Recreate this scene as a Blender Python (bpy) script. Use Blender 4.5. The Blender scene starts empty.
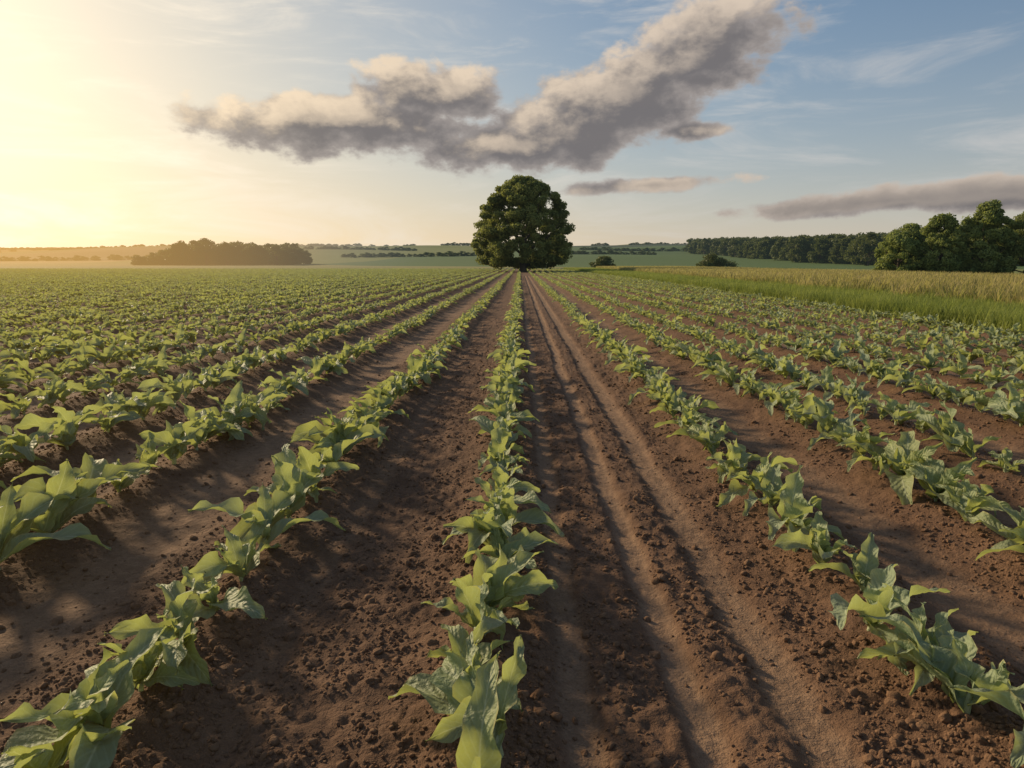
import bpy, math, random
import numpy as np
from mathutils import Vector, Matrix, Euler
rng=np.random.default_rng(7); random.seed(7)
H=1.1; F=682.67; PITCH=10.05; YAW=0.67
SUN_AZ=math.radians(-48); SUN_EL=math.radians(20)
S=Vector((math.sin(SUN_AZ)*math.cos(SUN_EL),math.cos(SUN_AZ)*math.cos(SUN_EL),math.sin(SUN_EL)))
scene=bpy.context.scene
scene.view_settings.view_transform='Standard'; scene.view_settings.look='None'; scene.view_settings.exposure=0
# ---------------------------------------------------------------- numpy noise
def hsh(ix,iy,seed):
    h=(ix.astype(np.int64)*374761393+iy.astype(np.int64)*668265263+seed*1442695041)&0xFFFFFFFF
    h=((h^(h>>13))*1274126177)&0xFFFFFFFF
    h=((h^(h>>16))*2246822519)&0xFFFFFFFF
    return ((h^(h>>15))&0xFFFFFF)/float(0xFFFFFF)
def vn(x,y,seed=0):
    ix=np.floor(x);iy=np.floor(y);fx=x-ix;fy=y-iy
    fx=fx*fx*(3-2*fx);fy=fy*fy*(3-2*fy)
    a=hsh(ix,iy,seed);b=hsh(ix+1,iy,seed);c=hsh(ix,iy+1,seed);d=hsh(ix+1,iy+1,seed)
    return (a*(1-fx)+b*fx)*(1-fy)+(c*(1-fx)+d*fx)*fy
def fbm(x,y,seed=0,o=4):
    r=0;a=.5
    for i in range(o):
        r=r+a*vn(x*2**i,y*2**i,seed+i*17);a*=.5
    return r
def clods(x,y,s,seed,prob):
    gx=x/s;gy=y/s;ix=np.floor(gx);iy=np.floor(gy);out=np.zeros_like(x)
    for i in(-1,0,1):
        for j in(-1,0,1):
            cx=ix+i;cy=iy+j
            px=cx+hsh(cx,cy,seed);py=cy+hsh(cx,cy,seed+1)
            r=.25+.42*hsh(cx,cy,seed+2)**2
            on=hsh(cx,cy,seed+3)<prob
            d2=((gx-px)**2+(gy-py)**2)/(r*r)
            out=np.maximum(out,np.where(on,np.sqrt(np.clip(1-d2,0,1))*r*s,0))
    return out
def sstep(a,b,x):
    t=np.clip((x-a)/(b-a),0,1);return t*t*(3-2*t)
# ---------------------------------------------------------------- rows
ROWS=[-0.11,1.10,1.87,2.5,3.28,4.05,4.83,5.6,6.38,7.12,-0.95,-1.85]
x=-2.68
while x>-150: ROWS.append(x); x-=0.82
ROWS=sorted(ROWS); RA=np.array(ROWS)
BANDS=[(-1.5,.22,.8),(-0.72,.07,.5),(.14,.055,.9),(.43,.055,1),(.70,.075,1),(1.5,.15,.8),(2.2,.12,.8)]
for a,b in zip(ROWS[:-1],ROWS[1:]):
    m=(a+b)/2
    if m<-2 or m>2.4: BANDS.append((m,.15,.85))
def track(x,y):
    t=np.zeros_like(x)
    w=x+.03*(vn(y*.7,y*0+3.3,5)-.5)+.02*(vn(y*6,x*6,8)-.5)
    for c,s,a in BANDS:
        if abs(c)>25: continue
        t=np.maximum(t,a*np.exp(-((w-c)/s)**4))
    return t*(.55+.6*fbm(x*3,y*.8,31))
def ridge(x,y):
    d=np.full_like(x,9.)
    for r in ROWS:
        if abs(r)>30: continue
        d=np.minimum(d,np.abs(x-r))
    return np.exp(-(d/.13)**2)
def terrain(x,y):
    z=np.where(y>260, .034*((y-260)-60*(1-np.exp(-np.maximum(y-260,0)/60.))),0)
    cap=46.+24*(fbm(x/800.,y/1200.+2,77)-.5)
    z=cap*(1-np.exp(-z/cap*1.15))
    far=sstep(250,700,y)
    z=z+far*(fbm(x/380.,y/260.,51,3)-.5)*30*sstep(2600,1200,y)
    z=z+sstep(90,260,x)*sstep(150,420,y)*5
    z=z-sstep(2600,3600,y)*40
    return z
def ground(x,y,detail=True):
    x=np.asarray(x,float);y=np.asarray(y,float)
    z=terrain(x,y)
    t=np.zeros_like(x)
    m=(np.abs(x)<26)&(y>-6)&(y<60)
    if m.any():
        xx=x[m];yy=y[m]
        crop=1-sstep(7.5,8.0,xx)
        tr=track(xx,yy)*crop
        rd=ridge(xx,yy)*crop
        zz=.045*rd-.028*tr+ (fbm(xx*1.3,yy*1.3,11)-.5)*.035
        rough=np.clip(1.05-tr*.95,0.16,1)*crop
        zz=zz+(fbm(xx*9,yy*9,12,3)-.45)*.032*rough
        near=(np.abs(xx)<9)&(yy<14)&(yy>.2)
        if detail and near.any():
            a=xx[near];b=yy[near];rr=rough[near]
            wx=a+.02*(vn(a*40,b*40,91)-.5)+.010*(vn(a*95,b*95,93)-.5);wy=b+.02*(vn(a*40,b*40,92)-.5)+.010*(vn(a*95,b*95,94)-.5)
            c=np.maximum(clods(wx,wy,.085,101,.17)*.35,clods(wx,wy,.05,202,.4)*.48)
            c=np.maximum(c,clods(wx,wy,.028,303,.7)*.6)
            zz[near]=zz[near]+c*rr*.62+(fbm(a*45,b*45,404,2)-.4)*.013*(rr+.2)
        z[m]=z[m]+zz;t[m]=tr
    return z,t
# ---------------------------------------------------------------- node helper
class NT:
    def __init__(s,tree): s.t=tree
    def n(s,typ,props=None,**inp):
        nd=s.t.nodes.new(typ)
        for k,v in (props or {}).items(): setattr(nd,k,v)
        for k,v in inp.items():
            key=int(k[1:]) if (k[0]=='i' and k[1:].isdigit()) else k.replace('_',' ')
            s.set(nd.inputs[key],v)
        return nd
    def set(s,sock,v):
        if isinstance(v,bpy.types.NodeSocket): s.t.links.new(v,sock)
        elif isinstance(v,bpy.types.Node): s.t.links.new(v.outputs[0],sock)
        else:
            if isinstance(v,tuple) and len(v)==3 and sock.type=='RGBA': v=(*v,1)
            sock.default_value=v
    def m(s,op,a,b=0.,c=None,clamp=False):
        nd=s.t.nodes.new('ShaderNodeMath');nd.operation=op;nd.use_clamp=clamp
        s.set(nd.inputs[0],a);s.set(nd.inputs[1],b)
        if c is not None:s.set(nd.inputs[2],c)
        return nd.outputs[0]
    def mix(s,f,a,b,bt='MIX'):
        nd=s.t.nodes.new('ShaderNodeMix');nd.data_type='RGBA';nd.blend_type=bt
        s.set(nd.inputs[0],f);s.set(nd.inputs[6],a);s.set(nd.inputs[7],b)
        return nd.outputs[2]
    def mr(s,v,a,b,c=0.,d=1.,smooth=True):
        nd=s.t.nodes.new('ShaderNodeMapRange')
        if smooth: nd.interpolation_type='SMOOTHSTEP'
        for i,q in enumerate((v,a,b,c,d)): s.set(nd.inputs[i],q)
        return nd.outputs[0]
    def noise(s,vec,scale,detail=4,rough=.55,dist=0.):
        return s.n('ShaderNodeTexNoise',None,Vector=vec,Scale=scale,Detail=float(detail),Roughness=rough,Distortion=dist).outputs[0]
    def scalev(s,vec,v):
        return s.n('ShaderNodeVectorMath',{'operation':'MULTIPLY'},i0=vec,i1=v).outputs[0]
# aerial haze painted into every material as emission, by world distance and sun direction
hz=bpy.data.node_groups.new('painted_haze','ShaderNodeTree')
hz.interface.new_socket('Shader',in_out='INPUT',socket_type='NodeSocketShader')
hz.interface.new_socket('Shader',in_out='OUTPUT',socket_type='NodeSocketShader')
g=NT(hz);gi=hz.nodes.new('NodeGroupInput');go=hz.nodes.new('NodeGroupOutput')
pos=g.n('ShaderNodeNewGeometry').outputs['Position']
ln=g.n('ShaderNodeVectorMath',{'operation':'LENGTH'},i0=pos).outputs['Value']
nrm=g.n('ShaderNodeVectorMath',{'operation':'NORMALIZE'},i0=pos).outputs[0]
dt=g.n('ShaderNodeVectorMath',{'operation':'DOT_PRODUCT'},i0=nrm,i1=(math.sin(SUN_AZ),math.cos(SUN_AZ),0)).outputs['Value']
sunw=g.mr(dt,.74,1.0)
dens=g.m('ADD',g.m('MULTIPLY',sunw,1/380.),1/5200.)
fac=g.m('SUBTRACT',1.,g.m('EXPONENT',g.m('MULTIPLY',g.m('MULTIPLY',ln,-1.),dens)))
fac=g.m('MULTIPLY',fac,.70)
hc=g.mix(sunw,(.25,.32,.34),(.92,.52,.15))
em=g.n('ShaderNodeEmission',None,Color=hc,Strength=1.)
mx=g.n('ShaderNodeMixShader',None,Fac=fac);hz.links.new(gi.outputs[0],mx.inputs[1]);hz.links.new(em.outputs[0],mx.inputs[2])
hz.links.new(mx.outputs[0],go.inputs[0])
def newmat(name):
    m=bpy.data.materials.new(name);m.use_nodes=True;m.node_tree.nodes.clear();m.cycles.emission_sampling='NONE';return m,NT(m.node_tree)
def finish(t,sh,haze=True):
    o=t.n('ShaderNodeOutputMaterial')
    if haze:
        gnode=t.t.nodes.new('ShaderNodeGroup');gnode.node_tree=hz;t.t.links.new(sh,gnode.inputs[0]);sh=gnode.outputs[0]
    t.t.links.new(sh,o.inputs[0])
# ---------------------------------------------------------------- materials
def mat_ground():
    m,t=newmat('soil_and_fields')
    P=t.n('ShaderNodeNewGeometry').outputs['Position']
    sp=t.n('ShaderNodeSeparateXYZ',None,Vector=P);X,Y=sp.outputs[0],sp.outputs[1]
    tr=t.n('ShaderNodeAttribute',{'attribute_name':'track'}).outputs['Fac']
    n1=t.noise(P,2.2,4);n2=t.noise(P,28.,5,.65);n3=t.noise(P,140.,3,.7)
    dark=t.mix(n2,(.078,.043,.025),(.215,.122,.072))
    dark=t.mix(t.mr(n1,.35,.7),dark,t.mix(.5,dark,(.26,.15,.088)))
    light=t.mix(n2,(.22,.135,.082),(.37,.24,.15))
    trf=t.mr(t.m('ADD',tr,t.m('MULTIPLY',t.m('SUBTRACT',n2,.5),.6)),.2,.95)
    soil=t.mix(trf,dark,light)
    soil=t.mix(t.mr(n3,.3,.75),t.mix(.35,soil,(.06,.035,.022)),soil)
    wob=t.m('MULTIPLY',t.m('SUBTRACT',t.noise(P,1.5,3),.5),.8)
    gm=t.mr(t.m('ADD',X,wob),7.7,8.3)
    grass=t.mix(t.noise(P,.35,4),(.11,.16,.038),(.20,.20,.07))
    c=t.mix(gm,soil,grass)
    mead=t.mix(t.noise(t.scalev(P,(.02,.25,1.)),1.,4),(.12,.17,.04),(.22,.22,.07))
    c=t.mix(t.mr(X,20.,24.),c,mead)
    v=t.n('ShaderNodeTexVoronoi',None,Vector=t.scalev(P,(.0030,.0034,0.)),Scale=1.,Randomness=.8)
    hue=t.n('ShaderNodeSeparateColor',None,Color=v.outputs['Color']).outputs[0]
    rp=t.n('ShaderNodeValToRGB',None,Fac=hue);cr=rp.color_ramp;cr.interpolation='CONSTANT'
    cols=[(0,(.06,.105,.03)),(.2,(.28,.25,.075)),(.36,(.09,.15,.035)),(.50,(.36,.28,.11)),(.64,(.04,.065,.028)),(.76,(.20,.22,.05)),(.90,(.14,.10,.05))]
    cr.elements[0].color=(*cols[0][1],1)
    cr.elements[1].position=cols[-1][0];cr.elements[1].color=(*cols[-1][1],1)
    for p,q in cols[1:-1]:
        e=cr.elements.new(p);e.color=(*q,1)
    pat=t.mix(t.noise(P,.012,4),t.mix(.4,rp.outputs[0],(.05,.07,.03)),rp.outputs[0])
    c=t.mix(t.mr(Y,128.,131.),c,pat)
    b1=t.n('ShaderNodeBump',None,Height=n2,Strength=.9,Distance=.02)
    b2=t.n('ShaderNodeBump',None,Height=n3,Strength=.8,Distance=.006,Normal=b1.outputs[0])
    b=t.n('ShaderNodeBsdfPrincipled',None,Base_Color=c,Roughness=.92,Normal=b2.outputs[0])
    b.inputs['Specular IOR Level'].default_value=.2
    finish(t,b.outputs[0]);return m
def mat_clod():
    m,t=newmat('soil_clod')
    P=t.n('ShaderNodeNewGeometry').outputs['Position'];r=t.n('ShaderNodeObjectInfo').outputs['Random']
    n=t.noise(P,120.,3,.7)
    c=t.mix(n,(.078,.043,.025),(.22,.126,.073));c=t.mix(t.m('MULTIPLY',r,.35),c,(.29,.175,.10))
    bp=t.n('ShaderNodeBump',None,Height=n,Strength=.9,Distance=.006)
    b=t.n('ShaderNodeBsdfPrincipled',None,Base_Color=c,Roughness=.95,Normal=bp.outputs[0]);b.inputs['Specular IOR Level'].default_value=.2
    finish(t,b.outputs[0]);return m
def mat_crop():
    m,t=newmat('crop_leaf')
    uv=t.n('ShaderNodeUVMap',{'uv_map':'UVMap'}).outputs[0]
    s=t.n('ShaderNodeSeparateXYZ',None,Vector=uv);U,V=s.outputs[0],s.outputs[1]
    a=t.m('ABSOLUTE',t.m('SUBTRACT',U,.5))
    mid=t.mr(a,.0,.05,1.,0.)
    P=t.n('ShaderNodeNewGeometry').outputs['Position']
    n=t.noise(P,18.,4);nb=t.noise(P,60.,3)
    vv=t.m('ADD',t.m('SUBTRACT',V,t.m('MULTIPLY',a,.42)),t.m('MULTIPLY',n,.05))
    w=t.m('SINE',t.m('MULTIPLY',vv,64.))
    side=t.mr(w,.6,1.)
    oi=t.n('ShaderNodeObjectInfo').outputs['Random']
    base=t.mix(n,(.19,.245,.125),(.32,.385,.22))
    base=t.mix(oi,base,t.mix(.4,base,(.40,.42,.15)))
    gl=t.noise(P,.5,2)
    base=t.mix(t.mr(gl,.35,.65),base,t.mix(.5,base,(.33,.42,.31)))
    base=t.mix(t.m('MULTIPLY',side,.25),base,(.46,.54,.34))
    base=t.mix(t.m('MULTIPLY',mid,.75),base,(.56,.61,.39))
    edge=t.mr(a,.40,.5)
    base=t.mix(t.m('MULTIPLY',edge,t.mr(n,.42,.65,0.,.7)),base,(.50,.42,.19))
    hgt=t.m('ADD',t.m('MULTIPLY',w,.22),t.m('MULTIPLY',nb,1.9))
    bp=t.n('ShaderNodeBump',None,Height=hgt,Strength=.65,Distance=.007)
    b=t.n('ShaderNodeBsdfPrincipled',None,Base_Color=base,Roughness=.55,Normal=bp.outputs[0]);b.inputs['Specular IOR Level'].default_value=.35
    tl=t.n('ShaderNodeBsdfTranslucent',None,Color=t.mix(.55,base,(.56,.60,.06)))
    mx=t.n('ShaderNodeMixShader',None,Fac=.42,i1=b.outputs[0],i2=tl.outputs[0])
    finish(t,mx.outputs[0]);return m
def mat_leaf(name,c1,c2,ns=.5,tr=.25):
    m,t=newmat(name)
    P=t.n('ShaderNodeNewGeometry').outputs['Position'];r=t.n('ShaderNodeObjectInfo').outputs['Random']
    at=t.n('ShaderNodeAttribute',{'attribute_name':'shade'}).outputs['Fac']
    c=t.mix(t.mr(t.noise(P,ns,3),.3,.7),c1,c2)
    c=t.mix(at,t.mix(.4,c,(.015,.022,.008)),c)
    c=t.mix(t.m('MULTIPLY',r,.3),c,(.12,.115,.04))
    b=t.n('ShaderNodeBsdfPrincipled',None,Base_Color=c,Roughness=.6);b.inputs['Specular IOR Level'].default_value=.25
    tl=t.n('ShaderNodeBsdfTranslucent',None,Color=t.mix(.4,c,(.34,.38,.06)))
    mx=t.n('ShaderNodeMixShader',None,Fac=tr,i1=b.outputs[0],i2=tl.outputs[0])
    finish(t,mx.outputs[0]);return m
def mat_simple(name,c1,c2,sc,rough=.9):
    m,t=newmat(name)
    P=t.n('ShaderNodeNewGeometry').outputs['Position']
    n=t.noise(t.scalev(P,(1,1,.25)),sc,5)
    bp=t.n('ShaderNodeBump',None,Height=n,Strength=.8,Distance=.03)
    b=t.n('ShaderNodeBsdfPrincipled',None,Base_Color=t.mix(n,c1,c2),Roughness=rough,Normal=bp.outputs[0])
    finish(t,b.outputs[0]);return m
M_G=mat_ground();M_C=mat_clod();M_L=mat_crop()
M_T=mat_leaf('oak_foliage',(.18,.225,.065),(.36,.39,.115),.6,.47)
M_B=mat_leaf('bush_foliage',(.17,.23,.07),(.32,.38,.12),.6,.47)
M_D=mat_leaf('woodland_foliage',(.055,.085,.026),(.11,.14,.042),.06)
M_W=mat_simple('bark',(.05,.038,.028),(.15,.115,.085),3.)
M_GR=mat_leaf('green_grass',(.19,.26,.055),(.31,.37,.09),.4,.5)
M_ST=mat_leaf('dry_grass',(.40,.34,.13),(.56,.45,.20),.4,.5)
# ---------------------------------------------------------------- mesh utils
def mesh_obj(name,V,Fc,mats,link=True,mi=None,uv=None,shade=None,smooth=False):
    me=bpy.data.meshes.new(name)
    V=np.asarray(V,np.float32);Fc=np.asarray(Fc,np.int32)
    k=Fc.shape[1]
    me.vertices.add(len(V));me.vertices.foreach_set('co',V.ravel())
    me.loops.add(Fc.size);me.loops.foreach_set('vertex_index',Fc.ravel())
    me.polygons.add(len(Fc));me.polygons.foreach_set('loop_start',np.arange(0,Fc.size,k,dtype=np.int32))
    for mm in (mats if isinstance(mats,list) else [mats]): me.materials.append(mm)
    if mi is not None: me.polygons.foreach_set('material_index',np.asarray(mi,np.int32))
    if uv is not None:
        l=me.uv_layers.new(name='UVMap');l.data.foreach_set('uv',np.asarray(uv,np.float32)[Fc.ravel()].ravel())
    if shade is not None:
        a=me.attributes.new('shade','FLOAT','POINT');a.data.foreach_set('value',np.asarray(shade,np.float32))
    me.polygons.foreach_set('use_smooth',np.full(len(Fc),smooth,bool))
    me.update(calc_edges=True);me.validate()
    o=bpy.data.objects.new(name,me)
    if link: scene.collection.objects.link(o)
    return o
def instancer(name,pts,rots,scl,idx,protos):
    col=bpy.data.collections.new(name+'_parts')
    for p in protos: col.objects.link(p)
    me=bpy.data.meshes.new(name);me.vertices.add(len(pts));me.vertices.foreach_set('co',np.asarray(pts,np.float32).ravel())
    a=me.attributes.new('rot','FLOAT_VECTOR','POINT');a.data.foreach_set('vector',np.asarray(rots,np.float32).ravel())
    a=me.attributes.new('scl','FLOAT_VECTOR','POINT');a.data.foreach_set('vector',np.asarray(scl,np.float32).ravel())
    a=me.attributes.new('idx','INT','POINT');a.data.foreach_set('value',np.asarray(idx,np.int32))
    me.update()
    o=bpy.data.objects.new(name,me);scene.collection.objects.link(o)
    ng=bpy.data.node_groups.new(name+'_scatter','GeometryNodeTree')
    ng.interface.new_socket('Geometry',in_out='INPUT',socket_type='NodeSocketGeometry')
    ng.interface.new_socket('Geometry',in_out='OUTPUT',socket_type='NodeSocketGeometry')
    N=ng.nodes;L=ng.links
    i=N.new('NodeGroupInput');ou=N.new('NodeGroupOutput')
    ci=N.new('GeometryNodeCollectionInfo');ci.inputs['Collection'].default_value=col
    ci.inputs['Separate Children'].default_value=True;ci.inputs['Reset Children'].default_value=True
    ip=N.new('GeometryNodeInstanceOnPoints');ip.inputs['Pick Instance'].default_value=True
    def na(nm,ty):
        q=N.new('GeometryNodeInputNamedAttribute');q.data_type=ty;q.inputs[0].default_value=nm
        return [s for s in q.outputs if s.enabled][0]
    er=N.new('FunctionNodeEulerToRotation')
    L.new(na('rot','FLOAT_VECTOR'),er.inputs[0]);L.new(er.outputs[0],ip.inputs['Rotation'])
    L.new(na('scl','FLOAT_VECTOR'),ip.inputs['Scale']);L.new(na('idx','INT'),ip.inputs['Instance Index'])
    L.new(i.outputs[0],ip.inputs['Points']);L.new(ci.outputs[0],ip.inputs['Instance']);L.new(ip.outputs[0],ou.inputs[0])
    md=o.modifiers.new('scatter','NODES');md.node_group=ng
    return o
def s3(s): s=np.asarray(s);return np.stack([s,s,s],1)
# ---------------------------------------------------------------- ground sheet
def axis(start,dmin,k,end):
    v=[start]
    while v[-1]<end: v.append(v[-1]+max(dmin,k*abs(v[-1])))
    return np.array(v)
xp=axis(0,.009,.0125,3200)
xs=np.concatenate([-xp[:0:-1],xp])
yp=axis(.9,.009,.008,4200)
yb=-axis(0,.15,.2,60)[::-1]
ys=np.concatenate([yb,[.3,.55,.75],yp])
XX,YY=np.meshgrid(xs,ys);nx,ny=len(xs),len(ys)
fx=XX.ravel();fy=YY.ravel()
fz,ft=ground(fx,fy)
ii=(np.arange(ny-1)[:,None]*nx+np.arange(nx-1)[None,:]).ravel()
fc=np.stack([ii,ii+1,ii+1+nx,ii+nx],1)
cx=np.abs(fx[ii]);cy=fy[ii]
keep=(cx<(np.maximum(cy,0)*1.6+9))
gobj=mesh_obj('ground',np.stack([fx,fy,fz],1),fc[keep],M_G,smooth=True)
a=gobj.data.attributes.new('track','FLOAT','POINT');a.data.foreach_set('value',ft.astype(np.float32))
# ---------------------------------------------------------------- clods
protos=[]
for k in range(5):
    bpy.ops.mesh.primitive_ico_sphere_add(subdivisions=3,radius=1)
    o=bpy.context.object;me=o.data
    for v in me.vertices:
        c=v.co
        q=1+.22*math.sin(c.x*2.3+k)+.18*math.sin(c.y*3.1+k*2+c.z*2)+.1*math.sin(c.z*6+k*3+c.x*5)+.05*math.sin(c.y*11+c.x*9)
        v.co=c*q;v.co.z*=.7
    me.materials.append(M_C);me.polygons.foreach_set('use_smooth',[True]*len(me.polygons))
    scene.collection.objects.unlink(o);o.name='soil_clod';protos.append(o)
n=120000
yy=.9+ (rng.random(n)**1.8)*9
xx=(rng.random(n)*2-1)*(yy*.85+1.0)
tz,tt=ground(xx,yy)
keepc=(rng.random(n)>np.clip(tt*1.3,0,.9))&(xx<7.6)
cl=fbm(xx*4,yy*4,606)
keepc&=(cl>.33+.25*rng.random(n)-.1)
xx,yy,tz=xx[keepc],yy[keepc],tz[keepc];n=len(xx)
r=.0014+.0026*rng.random(n)+.012*rng.random(n)**16+.004*rng.random(n)**3
instancer('soil_clods',np.stack([xx,yy,tz+r*.0],1),rng.random((n,3))*np.array([.8,.8,6.28]),s3(r),rng.integers(0,5,n),protos)
# ---------------------------------------------------------------- crop plants
def leaf(L,W,az,el0,droop,twist,wave,base=(0,0,0),ph=0.,nu=7,nv=17):
    V=[];U=[];p=np.array(base,float);el=el0;dl=L/(nv-1);a=az
    rs=np.random.RandomState(int(ph*1000))
    for j in range(nv):
        v=j/(nv-1)
        w=W*(math.sin(math.pi*min(1,v**.8))**.75*(1-.2*v)+.10*(1-v)) if v<1 else .002
        el=el0-droop*v**1.3;a=az+twist*v
        d=np.array([math.cos(a)*math.cos(el),math.sin(a)*math.cos(el),math.sin(el)])
        sd=np.array([-math.sin(a),math.cos(a),0]);up=np.cross(d,sd)
        roll=twist*1.4*v;sd,up=sd*math.cos(roll)+up*math.sin(roll),up*math.cos(roll)-sd*math.sin(roll)
        if j: p=p+d*dl
        for i in range(nu):
            u=i/(nu-1)*2-1
            q=p+sd*u*w*.5+up*(abs(u)**1.3*w*.26)+up*wave*abs(u)**1.5*math.sin(v*15+ph+(1.6 if u>0 else 0))*math.sin(math.pi*v)+sd*u*wave*.4*math.sin(v*23+ph*2)
            q=q+up*rs.normal(0,.0018)
            V.append(q);U.append((i/(nu-1),v))
    V=np.array(V)
    V[:,2]=np.maximum(V[:,2],.006+.01*np.random.RandomState(3).rand(len(V)))
    Fc=[[j*nu+i,j*nu+i+1,(j+1)*nu+i+1,(j+1)*nu+i] for j in range(nv-1) for i in range(nu-1)]
    return V,np.array(Fc),np.array(U)
plants=[]
for k in range(18):
    rr=random.Random(100+k);Vs=[];Fs=[];Us=[];o=0
    nl=rr.randint(5,8)
    for i in range(nl):
        az=rr.choice([math.pi/2,-math.pi/2])+rr.gauss(0,.65)
        old=i/(nl-1)
        L=rr.uniform(.24,.37)*(1-.35*old);W=L*rr.uniform(.24,.36)
        el0=rr.uniform(.45,1.0)+.45*old
        dr=rr.uniform(1.1,2.2)*(1-.6*old)
        v,f,u=leaf(L,W,az,el0,dr,rr.uniform(-1.0,1.0),rr.uniform(.010,.022),(rr.gauss(0,.008),rr.gauss(0,.02),.012+.03*old),rr.random()*6)
        Vs.append(v);Fs.append(f+o);Us.append(u);o+=len(v)
    m6=8;ring=[]
    for z,rd in((-.03,.009),(.03,.008),(.07,.004)):
        for q in range(m6): ring.append((rd*math.cos(q*6.283/m6),rd*math.sin(q*6.283/m6),z))
    sf=[[a*m6+q,a*m6+(q+1)%m6,(a+1)*m6+(q+1)%m6,(a+1)*m6+q] for a in range(2) for q in range(m6)]
    Vs.append(np.array(ring));Fs.append(np.array(sf)+o);Us.append(np.full((len(ring),2),(.5,.5)))
    plants.append(mesh_obj('crop_plant',np.vstack(Vs),np.vstack(Fs),M_L,link=False,uv=np.vstack(Us),smooth=True))
px=[];py=[];ps=[]
for r0 in ROWS:
    y=max(.3,abs(r0)/1.15-3)+random.random()*.2
    while y<127:
        px.append(r0+.05*(math.sin(y*.6+r0*3)*.35)+random.gauss(0,.02));py.append(y)
        g_=random.random();ps.append((.66+.5*random.random())*(1.0 if g_>.06 else .5))
        y+=random.uniform(.16,.29) if y<40 else random.uniform(.24,.38)
px=np.array(px);py=np.array(py);ps=np.array(ps)
ps*=.82+.38*fbm(px*.5,py*.4,808)
ps*=1.13-.34*sstep(2.5,14,py)
gap=(vn(px*3,py*1.1,909)<.06)&(py<60)&(py>4);px,py,ps=px[~gap],py[~gap],ps[~gap]
pz,_=ground(px,py,False);n=len(px)
rot=np.stack([rng.normal(0,.1,n),rng.normal(0,.1,n),rng.integers(0,2,n)*math.pi+rng.normal(0,.3,n)],1)
instancer('crop_plant_rows',np.stack([px,py,pz-.004],1),rot,s3(ps),rng.integers(0,18,n),plants)
# ---------------------------------------------------------------- foliage builder
def leafcloud(cent,rad,nper,size,seed):
    g2=np.random.default_rng(seed)
    C=np.repeat(cent,nper,0);R=np.repeat(rad,nper,0);n=len(C)
    d=g2.normal(size=(n,3));d/=np.linalg.norm(d,axis=1)[:,None]
    rr=g2.random(n)**.45
    P=C+d*(R*rr[:,None])
    nr=d*.7+g2.normal(size=(n,3))*.6;nr/=np.linalg.norm(nr,axis=1)[:,None]
    t=np.cross(nr,g2.normal(size=(n,3)));t/=np.linalg.norm(t,axis=1)[:,None]
    b=np.cross(nr,t);s=(size*(.6+.8*g2.random(n)))[:,None]
    V=np.stack([P-t*s,P-b*s*.6,P+t*s,P+b*s*.6],1).reshape(-1,3)
    F4=np.arange(n*4).reshape(-1,4)
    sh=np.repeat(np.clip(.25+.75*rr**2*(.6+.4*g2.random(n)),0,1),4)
    return V,F4,sh
def limb(p0,p1,r0,r1,segs=6,sides=8,bend=.1,seed=0):
    g2=np.random.default_rng(seed);p0=np.array(p0,float);p1=np.array(p1,float)
    d=p1-p0;L=np.linalg.norm(d);d/=L
    a=np.cross(d,[.3,.9,.1]);a/=np.linalg.norm(a);b=np.cross(d,a)
    o1,o2=g2.normal(0,bend*L,2);V=[]
    for j in range(segs+1):
        t=j/segs;c=p0+(p1-p0)*t+(a*o1+b*o2)*math.sin(math.pi*t)
        r=r0+(r1-r0)*t
        if r0>.3: r+= .5*r0*max(0,1-t*4)**2
        for q in range(sides):
            w=q*2*math.pi/sides;V.append(c+(a*math.cos(w)+b*math.sin(w))*r)
    Fc=[[j*sides+q,j*sides+(q+1)%sides,(j+1)*sides+(q+1)%sides,(j+1)*sides+q] for j in range(segs) for q in range(sides)]
    return np.array(V),np.array(Fc)
def tree(name,loc,height,width,base,trunk_r,nclump,nper,lsize,seed,mat,link=True,prof=None,depth=None,clr=(.09,.15)):
    g2=np.random.default_rng(seed);cents=[];rads=[]
    hc=height-base;depth=depth or width
    while len(cents)<nclump:
        t=g2.random();th=g2.random()*2*math.pi
        w=prof(t);rr=w*(g2.random()**.35)*.9
        z=base+hc*t
        cents.append((math.cos(th)*rr*width/2,math.sin(th)*rr*depth/2,z));
        q=width*(clr[0]+(clr[1]-clr[0])*g2.random());rads.append((q,q,q*.72))
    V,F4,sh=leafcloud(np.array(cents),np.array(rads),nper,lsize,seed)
    parts=[limb((0,0,-.3),(0,0,base+hc*.45),trunk_r,trunk_r*.45,8,12,.01,seed)]
    for k in range(12):
        th=k*2.4;zz=base*.8+hc*.4*(k/12)
        t2=.25+.55*(k/12);w=prof(t2)*.8
        parts.append(limb((0,0,zz),(math.cos(th)*w*width/2,math.sin(th)*w*depth/2,base+hc*t2),trunk_r*.42,trunk_r*.06,6,7,.06,seed+k))
    VV=[V];FF=[F4];SS=[sh];MI=[np.zeros(len(F4))];o=len(V)
    for v,f in parts:
        VV.append(v);FF.append(f+o);SS.append(np.ones(len(v)));MI.append(np.ones(len(f)));o+=len(v)
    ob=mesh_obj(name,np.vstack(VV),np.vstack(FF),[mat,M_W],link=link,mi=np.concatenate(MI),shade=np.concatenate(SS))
    ob.location=loc;return ob
def prof_main(t): 
    pts=[(0,.70),(.08,.90),(.25,1.0),(.42,.98),(.62,.88),(.8,.68),(.92,.42),(1,.12)]
    return float(np.interp(t,[p[0] for p in pts],[p[1] for p in pts]))
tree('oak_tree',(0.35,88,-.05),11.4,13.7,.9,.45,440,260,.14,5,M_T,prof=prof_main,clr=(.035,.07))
def prof_b(t): return float(np.interp(t,[0,.2,.5,.8,1],[.85,1,.92,.62,.15]))
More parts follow.
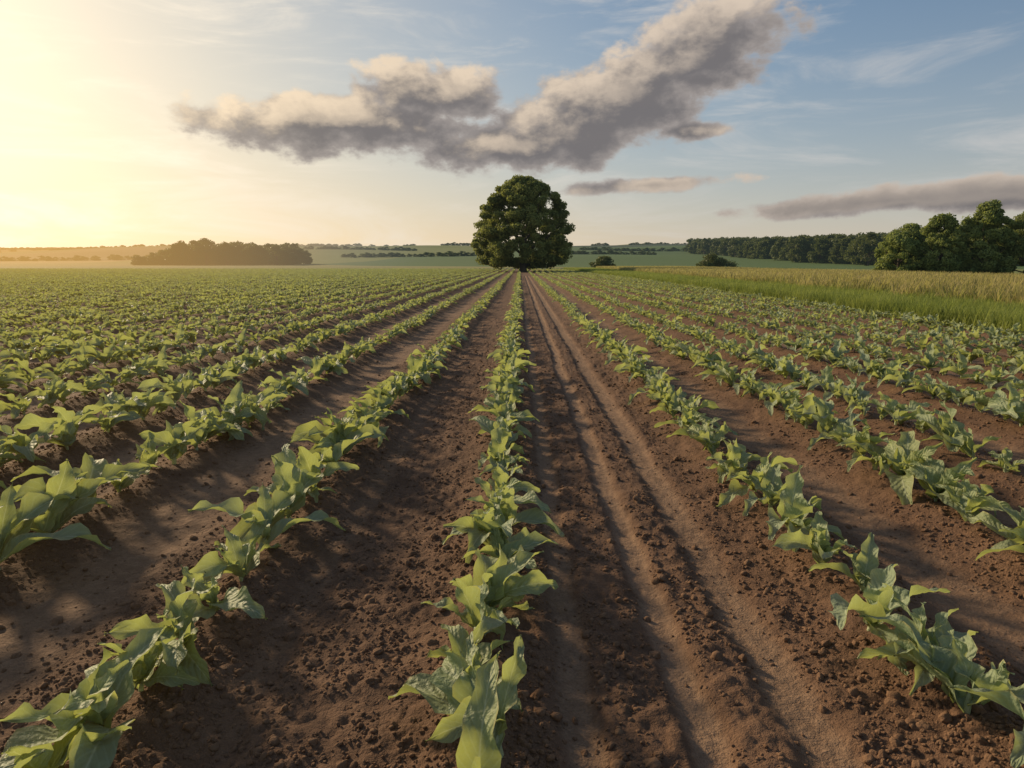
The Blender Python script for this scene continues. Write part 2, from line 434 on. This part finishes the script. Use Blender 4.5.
for k,(bx,by,hh,ww) in enumerate([(33.6,62,3.7,4.4),(36.6,61,5.0,5.0),(39.8,60,6.0,5.0),(43.5,60,5.2,6.0),(48.0,61,6.2,6),(36.5,66,4.4,6),(42,65,4.8,8),(54.,62,6.2,7)]):
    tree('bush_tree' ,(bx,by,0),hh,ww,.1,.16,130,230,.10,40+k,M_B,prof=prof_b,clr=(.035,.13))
for k,(bx,by,hh,ww) in enumerate([(16.2,135,2.1,5.2),(37.5,136,2.4,6.2),(48,170,1.8,9)]):
    tree('hedge_bush',(bx,by,0),hh,ww,.0,.1,40,120,.16,70+k,M_D,prof=prof_b,clr=(.1,.17))
dist=[tree('woodland_tree',(0,0,0),10,9,1.0,.3,34,70,.42,200+k,M_D,link=False,prof=(prof_main if k%2 else prof_b),clr=(.13,.2)) for k in range(5)]
def wood(name,P,sc,wide=1.):
    P=np.array(P,float);n=len(P);z=terrain(P[:,0],P[:,1])
    g2=np.random.default_rng(n)
    sc=np.asarray(sc);S3=np.stack([wide*sc*(.9+.3*g2.random(n)),wide*sc*(.9+.3*g2.random(n)),sc],1)
    instancer(name,np.stack([P[:,0],P[:,1],z-.3],1),np.stack([np.zeros(n),np.zeros(n),g2.random(n)*6.28],1),S3,g2.integers(0,5,n),[p.copy() for p in dist])
P=[];sc=[]
for i in range(95):
    u=random.random();X=-170+u*72;Y=300+random.uniform(-6,25)
    top=np.interp(u,[0,.12,.3,.45,.55,.7,.9,1],[.3,.5,.9,1.12,.98,.9,.9,.6])
    P.append((X,Y));sc.append(top*random.uniform(.85,1.02))
wood('woodland_clump',P,sc,1.15)
P=[];sc=[]
for i in range(1500):
    Y=random.uniform(215,640);X=128+random.gauss(0,3)+abs(random.gauss(0,1))*60+ (Y-215)*.06
    P.append((X,Y));sc.append(random.uniform(.75,1.2))
wood('forest',P,sc)
P=[];sc=[]
for (x0,x1,yh,sl) in ((60,250,700,.1),(-330,-90,640,-.1),(-560,-260,820,.05),(-150,120,900,.08),(150,520,950,-.1),(-800,-300,1180,0.05),(-250,300,1250,-.06),(350,900,1300,.03),(-120,-20,470,.1),(20,110,540,-.1),(-420,-200,480,.08)):
    m=int((x1-x0)/4)
    for i in range(m):
        xx_=x0+(x1-x0)*i/m
        if vn(np.array([xx_/40.]),np.array([yh*.1]),5)[0]<.2: continue
        P.append((xx_,yh+sl*(xx_-x0)+random.gauss(0,3.5)));sc.append(random.uniform(.2,.38)*(1 if yh<800 else 1.1))
wood('hedgerow',P,sc,2.2)
P=[];sc=[]
for i in range(2600):
    X=random.uniform(-1700,1700);Y=1550+random.gauss(0,80)+120*math.sin(X/300.)
    if vn(np.array([X/260.]),np.array([.5]),66)[0]<.2: continue
    P.append((X,Y));sc.append(random.uniform(.4,.55))
wood('distant_woods',P,sc,2.6)
# ---------------------------------------------------------------- grass
def tuft(name,mat,hmin,hmax,nb,spread,head,seed):
    g2=random.Random(seed);V=[];Fc=[];sh=[]
    for b in range(nb):
        x0,y0=g2.gauss(0,spread),g2.gauss(0,spread);h=g2.uniform(hmin,hmax);a=g2.random()*6.28;ln=g2.uniform(.1,.4)*h
        w=g2.uniform(.004,.008)
        sx,sy=-math.sin(a)*w,math.cos(a)*w;o=len(V);K=4
        for j in range(K+1):
            t=j/K;c=(x0+math.cos(a)*ln*t*t,y0+math.sin(a)*ln*t*t,h*t*(1-.12*t));ww=(1-t)**.6+.02
            if head and t>=.75: ww=2.0 if t<1 else .3
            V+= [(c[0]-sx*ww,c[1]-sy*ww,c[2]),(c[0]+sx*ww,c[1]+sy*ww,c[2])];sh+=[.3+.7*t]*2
        for j in range(K): Fc.append([o+2*j,o+2*j+1,o+2*j+3,o+2*j+2])
    return mesh_obj(name,V,Fc,mat,link=False,shade=sh)
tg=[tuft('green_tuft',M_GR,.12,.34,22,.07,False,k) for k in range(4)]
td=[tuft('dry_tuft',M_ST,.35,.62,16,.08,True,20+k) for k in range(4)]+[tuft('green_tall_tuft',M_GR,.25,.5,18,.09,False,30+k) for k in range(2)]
n=60000
gy=6+rng.random(n)**1.5*115;gx=7.65+rng.random(n)**1.3*np.clip(3.5+gy*.1,0,7)+(fbm(gy*.8,gy*0,3)-.5)*.5
k=gx<gy*.85+2;gx,gy=gx[k],gy[k];n=len(gx);gz,_=ground(gx,gy,False)
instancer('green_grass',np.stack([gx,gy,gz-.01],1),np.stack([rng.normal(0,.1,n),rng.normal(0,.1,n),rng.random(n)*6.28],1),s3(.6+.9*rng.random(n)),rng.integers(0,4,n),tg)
n=70000
gy=9+rng.random(n)**1.3*112;gx=9.6+rng.random(n)*14.5+gy*.03
k=(gx<gy*.85+2)&(fbm(gx*.5,gy*.3,71)>.3+.0*gx);gx,gy=gx[k],gy[k];n=len(gx);gz,_=ground(gx,gy,False)
ix=np.where(rng.random(n)<.28+.6*sstep(9.5,14,gx),rng.integers(0,4,n),rng.integers(4,6,n))
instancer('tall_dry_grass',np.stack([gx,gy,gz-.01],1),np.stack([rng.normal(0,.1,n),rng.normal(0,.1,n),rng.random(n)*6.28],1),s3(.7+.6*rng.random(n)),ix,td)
# ---------------------------------------------------------------- world
def pix(x,y):
    dx=(x-512)/F;dz=(384-y)/F
    p=math.radians(-PITCH);yw=math.radians(YAW)
    v=Vector((dx,math.cos(p)-dz*math.sin(p),math.sin(p)+dz*math.cos(p)))
    v=Matrix.Rotation(yw,3,'Z')@v;v.normalize()
    return math.atan2(v.x,v.y),math.asin(v.z)
w=bpy.data.worlds.new('World');scene.world=w;w.use_nodes=True;wt=w.node_tree;wt.nodes.clear()
cg=bpy.data.node_groups.new('cloud_density','ShaderNodeTree')
cg.interface.new_socket('P',in_out='INPUT',socket_type='NodeSocketVector')
cg.interface.new_socket('D',in_out='OUTPUT',socket_type='NodeSocketFloat')
g=NT(cg);gi=cg.nodes.new('NodeGroupInput');go=cg.nodes.new('NodeGroupOutput');P0=gi.outputs[0]
wn=g.n('ShaderNodeTexNoise',None,Vector=P0,Scale=9.,Detail=5.,Roughness=.6).outputs['Color']
wv=g.scalev(g.n('ShaderNodeVectorMath',{'operation':'SUBTRACT'},i0=wn,i1=(.5,.5,.5)).outputs[0],(.07,.05,0.))
Pw=g.n('ShaderNodeVectorMath',{'operation':'ADD'},i0=P0,i1=wv).outputs[0]
ELL=[(350,124,160,38,1),(430,92,88,34,-4),(535,142,150,36,3),(630,90,122,50,14),(705,50,98,54,14),(595,112,115,42,8),
     (697,132,52,12,0),(645,187,130,11,2),(880,203,190,13,4),(1000,193,170,19,2)]
acc=None
for (ex,ey,rx,ry,tl) in ELL:
    a0,e0=pix(ex,ey);a1,_=pix(ex+rx,ey);_,e1=pix(ex,ey-ry);ra=a1-a0;re=e1-e0
    v=g.n('ShaderNodeVectorMath',{'operation':'SUBTRACT'},i0=(Pw if ry>20 else P0),i1=(a0,e0+(0 if ry>20 else .002),0)).outputs[0]
    v=g.n('ShaderNodeVectorRotate',{'rotation_type':'Z_AXIS'},Vector=v,Angle=math.radians(-tl)).outputs[0]
    v=g.scalev(v,(1/ra,1/re,0))
    l=g.n('ShaderNodeVectorMath',{'operation':'LENGTH'},i0=v).outputs['Value']
    d=g.m('SUBTRACT',1. if ry>20 else (.8 if ex<800 else 1.05),l)
    acc=d if acc is None else g.n('ShaderNodeMath',{'operation':'SMOOTH_MAX'},i0=acc,i1=d,i2=.35).outputs[0]
fn=g.noise(g.scalev(P0,(1.,1.6,1.)),15.,7,.58,.1)
den=g.m('ADD',g.m('MAXIMUM',acc,-1.),g.m('MULTIPLY',g.m('SUBTRACT',fn,.47),1.7))
cg.links.new(den,go.inputs[0])
t=NT(wt)
D=t.n('ShaderNodeTexCoord').outputs['Generated']
sp=t.n('ShaderNodeSeparateXYZ',None,Vector=D)
az=t.m('ARCTAN2',sp.outputs[0],sp.outputs[1]);el=t.m('ARCSINE',sp.outputs[2])
Pv=t.n('ShaderNodeCombineXYZ',None,X=az,Y=el,Z=0.).outputs[0]
sky=t.n('ShaderNodeTexSky');sky.sky_type='NISHITA';sky.sun_disc=False;sky.sun_elevation=SUN_EL;sky.sun_rotation=SUN_AZ
sky.air_density=1.0;sky.dust_density=.6;sky.ozone_density=2.0
sc_=t.n('ShaderNodeSeparateColor',None,Color=sky.outputs[0])
ch=[]
for i,M in enumerate((11.5,10.4,9.2)):
    ch.append(t.m('MULTIPLY',M,t.m('SUBTRACT',1.,t.m('EXPONENT',t.m('MULTIPLY',sc_.outputs[i],-(.98,1.16,1.34)[i]/M)))))
col=t.n('ShaderNodeCombineColor',None,Red=ch[0],Green=ch[1],Blue=ch[2]).outputs[0]
GS=(math.sin(SUN_AZ)*math.cos(.13),math.cos(SUN_AZ)*math.cos(.13),math.sin(.13))
dt=t.n('ShaderNodeVectorMath',{'operation':'DOT_PRODUCT'},i0=D,i1=GS).outputs['Value']
dtc=t.m('MAXIMUM',dt,0.)
ela=t.m('MAXIMUM',el,0.)
hzf=t.m('MULTIPLY',t.m('EXPONENT',t.m('MULTIPLY',ela,-8.)),.9)
hcol=t.mix(t.m('POWER',dtc,3.2),(6.4,5.4,4.4),(11.8,8.0,3.7))
col=t.mix(hzf,col,hcol)
col=t.mix(t.m('MULTIPLY',t.m('POWER',dtc,5.),.6),col,(10.8,8.6,5.6))
def cgd(vec):
    q=t.t.nodes.new('ShaderNodeGroup');q.node_tree=cg;t.set(q.inputs[0],vec);return q.outputs[0]
d0=cgd(Pv)
off=t.n('ShaderNodeVectorMath',{'operation':'ADD'},i0=Pv,i1=(-.018,.026,0)).outputs[0]
d1=cgd(off)
ci=t.noise(t.n('ShaderNodeVectorRotate',{'rotation_type':'Z_AXIS'},Vector=t.scalev(Pv,(1.4,7.,1.)),Angle=.35).outputs[0],2.6,6,.62,.6)
cim=t.mr(ci,.44,.76,0.,.7)
circ=t.mix(t.m('POWER',dtc,3.),(6.2,6.0,5.8),(11.5,10.,7.8))
col=t.mix(cim,col,circ)
lowc=t.mr(el,.06,.14)
lit=t.m('MULTIPLY',t.mr(t.m('SUBTRACT',d0,d1),-.0,.8),t.m('ADD',.3,t.m('MULTIPLY',lowc,.7)))
thick=t.mr(d0,.0,.7)
body=t.mix(thick,(4.3,3.8,3.5),(1.75,1.62,1.65))
litc=t.mix(t.m('POWER',dtc,3.),(6.6,5.5,4.5),(10.2,8.1,5.6))
litf=t.m('MULTIPLY',lit,t.mr(d0,.3,1.5,1.,.3))
cc=t.mix(litf,body,litc)
al=t.mr(d0,-.02,.34,0.,.97)
col=t.mix(al,col,cc)
glow=t.m('POWER',dtc,18.)
col=t.mix(1.,col,t.mix(glow,(0,0,0),(5.0,3.8,2.0)),'ADD')
bg=t.n('ShaderNodeBackground',None,Color=col,Strength=.1)
wo=t.n('ShaderNodeOutputWorld');wt.links.new(bg.outputs[0],wo.inputs[0])
# ---------------------------------------------------------------- sun + camera
sl=bpy.data.lights.new('sun','SUN');sl.energy=5.0;sl.angle=math.radians(6.0);sl.color=(1,.78,.50)
so=bpy.data.objects.new('sun',sl);so.rotation_euler=S.to_track_quat('Z','Y').to_euler();so.location=(-30,30,20);scene.collection.objects.link(so)
cd=bpy.data.cameras.new('camera');cd.lens=24;cd.sensor_width=36;cd.clip_end=9000;cd.clip_start=.05
co=bpy.data.objects.new('camera',cd);co.location=(0,0,H);co.rotation_euler=(math.radians(90-PITCH),0,math.radians(YAW));scene.collection.objects.link(co)
scene.camera=co
